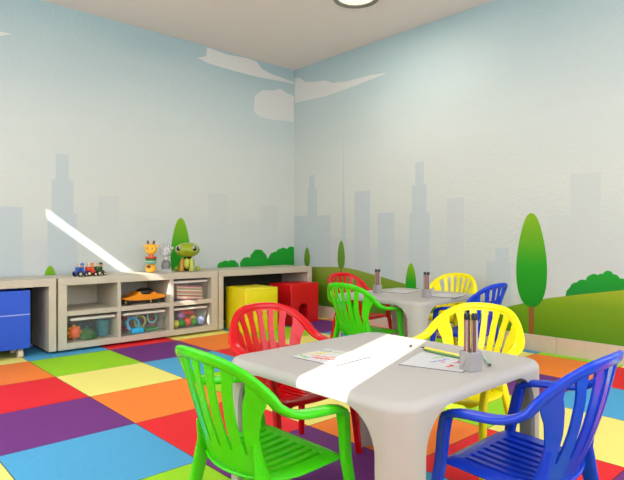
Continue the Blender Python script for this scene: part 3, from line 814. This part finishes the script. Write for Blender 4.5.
# ------------------------------------------------------------------ toys on top of the units
TZ = .5895
def toy_tractor(label, x, y, cb, cd, k, rz):
    t = thing('toy_tractor', label, 'toy vehicle', (x, y, TZ), rz, 'little vehicles on the shelf top')
    mb = mat('vehicle_%s' % k, cb, .35); md = mat('driver_%s' % k, cd, .4)
    MB().box(-.036, .036, -.028, .028, .016, .046, bev=.006).build('body', mb, t)
    MB().box(-.036, .004, -.024, .024, .046, .078, bev=.008).build('cab', mb, t)
    dr = MB().sphere((.018, 0, .060), (.016, .016, .020), 16, 10).build('driver', md, t)
    MB().sphere((.018, -.002, .089), .0155, 16, 10).build('head', mat('driver_head_%s' % k, (196, 150, 90), .4), dr)
    MB().lathe([(.017, .094), (.016, .102), (.010, .109), (0, .112)], Matrix.Translation((.018, 0, 0))).build('cap', md, dr)
    MB().cyl((-.026, 0, .074), (-.026, 0, .110), .004, seg=10).build('exhaust', mat('vehicle_pipe', (196, 170, 90), .4), t)
    for sx, r in ((-.026, .022), (.028, .016)):
        for sy in (-1, 1):
            w_ = MB().cyl((sx, sy*.026, r), (sx, sy*.042, r), r, seg=20).build('wheel', mat('toy_tyre', (36, 32, 30), .6), t)
            MB().cyl((sx, sy*.0425, r), (sx, sy*.045, r), r*.5, seg=14).build('hub', mat('toy_hub', (212, 200, 160), .4), w_)
toy_tractor('little blue toy vehicle, left end of three on the shelf top', -2.586, -0.296, (46, 84, 170), (60, 100, 190), 'blue', .25)
toy_tractor('little red toy vehicle, middle of three on the shelf top', -2.503, -0.286, (208, 44, 36), (222, 110, 40), 'red', .1)
toy_tractor('little dark green toy vehicle, right end of three on the shelf top', -2.425, -0.276, (46, 92, 40), (34, 44, 28), 'green', .3)

# stacking rattles
def rattle(label, x, y, clear):
    t = thing('stacking_toy', label, 'toy', (x, y, TZ), math.radians(-38)); t.scale = (1.08, 1.08, 1.1)
    if clear:
        g = mat('smoky_clear_plastic', (206, 206, 204), .08, alpha=.55, spec=.8); c = [g]*8; dk = mat('smoked_plastic', (120, 120, 120), .1, alpha=.75, spec=.8); c[3] = dk
    else:
        c = [mat('rattle_orange', (232, 168, 48), .35), mat('rattle_gold', (236, 178, 40), .35), mat('rattle_red', (222, 84, 40), .35), mat('rattle_green', (64, 140, 84), .35),
             mat('rattle_pale', (190, 214, 178), .35), mat('rattle_brown', (110, 62, 24), .5), mat('rattle_teal', (96, 176, 160), .35), mat('rattle_pink', (220, 120, 90), .35)]
    bs = .0
    if clear:
        MB().lathe([(0, 0), (.050, 0), (.052, .010), (.040, .020), (.030, .030), (0, .030)]).build('base', c[0], t)
        MB().lathe([(0, .030), (.034, .030), (.040, .055), (.036, .085), (.020, .100), (0, .100)]).build('belly', c[3], t)
        MB().lathe([(0, .100), (.022, .100), (.024, .115), (.020, .132), (0, .132)]).build('neck', c[0], t)
    else:
        MB().sphere((0, 0, .040), (.047, .047, .040)).build('base_ball', c[0], t)
        MB().sphere((-.008, -.040, .052), (.018, .012, .014), 14, 10).build('spot', c[5], t)
        for z0, z1, r, q in [(.078, .092, .044, 6), (.092, .100, .047, 4), (.100, .114, .045, 3), (.114, .122, .046, 5), (.122, .136, .046, 2)]:
            MB().lathe([(0, z0), (r-.004, z0), (r, z0+.003), (r, z1-.003), (r-.004, z1), (0, z1)]).build('ring', c[q], t)
        MB().lathe([(0, .136), (.022, .136), (.018, .158), (0, .158)]).build('neck', c[7], t)
    hz = .196 if not clear else .176
    hd = MB().sphere((0, 0, hz), (.050, .046, .048)).sphere((0, -.030, hz-.018), (.034, .026, .024)).build('head', c[1], t)
    for s in (-1, 1):
        MB().lathe([(.011, 0), (.009, .014), (.010, .026), (.006, .032), (0, .033)], Matrix.Translation((s*.020, 0, hz+.040)) @ Matrix.Rotation(s*.25, 4, 'Y')).build('horn', c[5] if not clear else c[0], hd)
        MB().sphere((s*.050, .004, hz+.026), (.018, .008, .012), 12, 8, Matrix.Rotation(-s*.5, 4, 'Y')).build('ear', c[0], hd)
        MB().sphere((s*.020, -.043, hz+.010), .0055, 10, 8).build('eye', M_tip if not clear else c[3], hd)
rattle('orange giraffe-headed stacking toy with coloured rings on the shelf top', -1.949, -0.266, False)
rattle('clear smoky stacking toy beside the green turtle on the shelf top', -1.8, -0.266, True)

# big-headed green turtle
t = thing('toy_turtle', 'big-headed green toy turtle sitting on the shelf top', 'toy', (-1.573, -0.262, TZ), math.radians(-36)); t.scale = (1.08, 1.08, 1.06)
M_tg = mat('turtle_green', (142, 158, 22), .35); M_td = mat('turtle_shell', (30, 40, 16), .4); M_tl = mat('turtle_light', (176, 184, 70), .4)
M_wh = mat('eye_white', (236, 236, 232), .25); M_ey = mat('eye_black', (14, 12, 12), .15)
MB().sphere((0, .012, .068), (.060, .058, .070)).build('body', M_td, t)
MB().sphere((0, -.030, .070), (.030, .030, .050)).build('chest', M_tl, t)
hd = MB().sphere((0, -.006, .193), (.108, .086, .066), 32, 20).build('head', M_tg, t)
for s in (-1, 1):
    e = MB().sphere((s*.064, -.058, .203), (.030, .020, .029), 18, 12).build('eye', M_wh, hd)
    MB().sphere((s*.067, -.069, .205), (.0225, .013, .0225), 16, 10).build('pupil', M_ey, e)
    MB().sphere((s*.060, -.0805, .213), (.0065, .003, .0065), 10, 8).build('glint', M_wh, e)
    MB().sweep([(s*.036, -.030, .110), (s*.044, -.052, .070), (s*.042, -.066, .030), (s*.042, -.070, .004)], [(.016, .016), (.017, .017), (.018, .018), (.021, .024)], (1, 0, 0), n=12, power=2).build('front_leg', mat('turtle_arm', (190, 130, 40), .4) if s < 0 else M_tl, t)
    MB().sphere((s*.088, -.020, .024), (.024, .032, .0235), 16, 10).build('hind_foot', M_tg, t)
MB().sweep([(-.016, -.0905, .186), (-.006, -.0922, .183), (.006, -.0922, .183), (.016, -.0905, .186)], (.0018, .0014), (0, 0, 1), n=8).build('mouth', M_td, hd)
MB().sphere((0, .078, .022), (.014, .026, .012), 12, 8).build('tail', M_tg, t)

# ------------------------------------------------------------------ ceiling light
LX, LY = -.862, -1.804
t = thing('ceiling_light', 'round ceiling downlight with a dark ring at the top edge', 'ceiling light', (LX, LY, H))
MB().lathe([(.160, -.0), (.198, -.0), (.200, -.012), (.192, -.022), (.172, -.024), (.160, -.016), (.160, 0)], seg=48).build('ring', mat('light_ring', (120, 116, 104), .35, metal=.3), t)
MB().lathe([(.160, -.006), (.150, -.010), (.12, -.012), (.118, -.010), (.07, -.014), (0, -.016)], seg=48).build('diffuser', mat('light_diffuser', (226, 226, 208), .3, emit=((250, 248, 232), .55)), t)

# ------------------------------------------------------------------ light: sky through the windows, sun through the slots
W = bpy.data.worlds.new('sky'); SC.world = W; W.use_nodes = True
bg = W.node_tree.nodes['Background']; bg.inputs['Color'].default_value = (.90, .96, 1.05, 1); bg.inputs['Strength'].default_value = 4.6
def light(name, typ, loc, rot, **k):
    d = bpy.data.lights.new(name, typ); o = bpy.data.objects.new(name, d); COL.objects.link(o)
    o.location = loc; o.rotation_euler = rot
    for a, v in k.items(): setattr(d, a, v)
    return o
sd = Vector((1, .37, -.745)).normalized()
sun = light('sun', 'SUN', (-7, -6, 5), (0, 0, 0), energy=9.5, angle=math.radians(.2), color=(1, .97, .92))
sun.rotation_euler = sd.to_track_quat('-Z', 'Y').to_euler()
for n, (a0, a1, z0, z1) in enumerate(NWIN):
    o = light('window_daylight', 'AREA', ((a0+a1)/2, YN-.035, (z0+z1)/2), (PI/2, 0, 0), shape='RECTANGLE', size=a1-a0, size_y=z1-z0)
    o.data.cycles.is_portal = True
light('downlight', 'AREA', (LX, LY, H-.03), (0, 0, 0), shape='DISK', size=.3, energy=12, color=(1, .95, .86))

# ------------------------------------------------------------------ camera
cam = bpy.data.cameras.new('camera'); co = bpy.data.objects.new('camera', cam); COL.objects.link(co)
YAW = .8274
co.location = (-4.18932, -4.87308, .90414)
co.rotation_euler = (PI/2, 0, YAW - PI/2)
cam.sensor_fit = 'HORIZONTAL'; cam.sensor_width = 36.0; cam.lens = 538.139/624*36.0
cam.shift_y = (238.37-240)/624 * -1 * -1
cam.clip_start = .05
SC.camera = co

SC.view_settings.view_transform = 'Standard'; SC.view_settings.look = 'None'
SC.view_settings.exposure = 0.22; SC.view_settings.gamma = 1.0; SC.view_settings.use_curve_mapping = False
SC.cycles.use_denoising = True
SC.cycles.max_bounces = 10; SC.cycles.diffuse_bounces = 6; SC.cycles.transparent_max_bounces = 16
SC.cycles.sample_clamp_indirect = 6.0
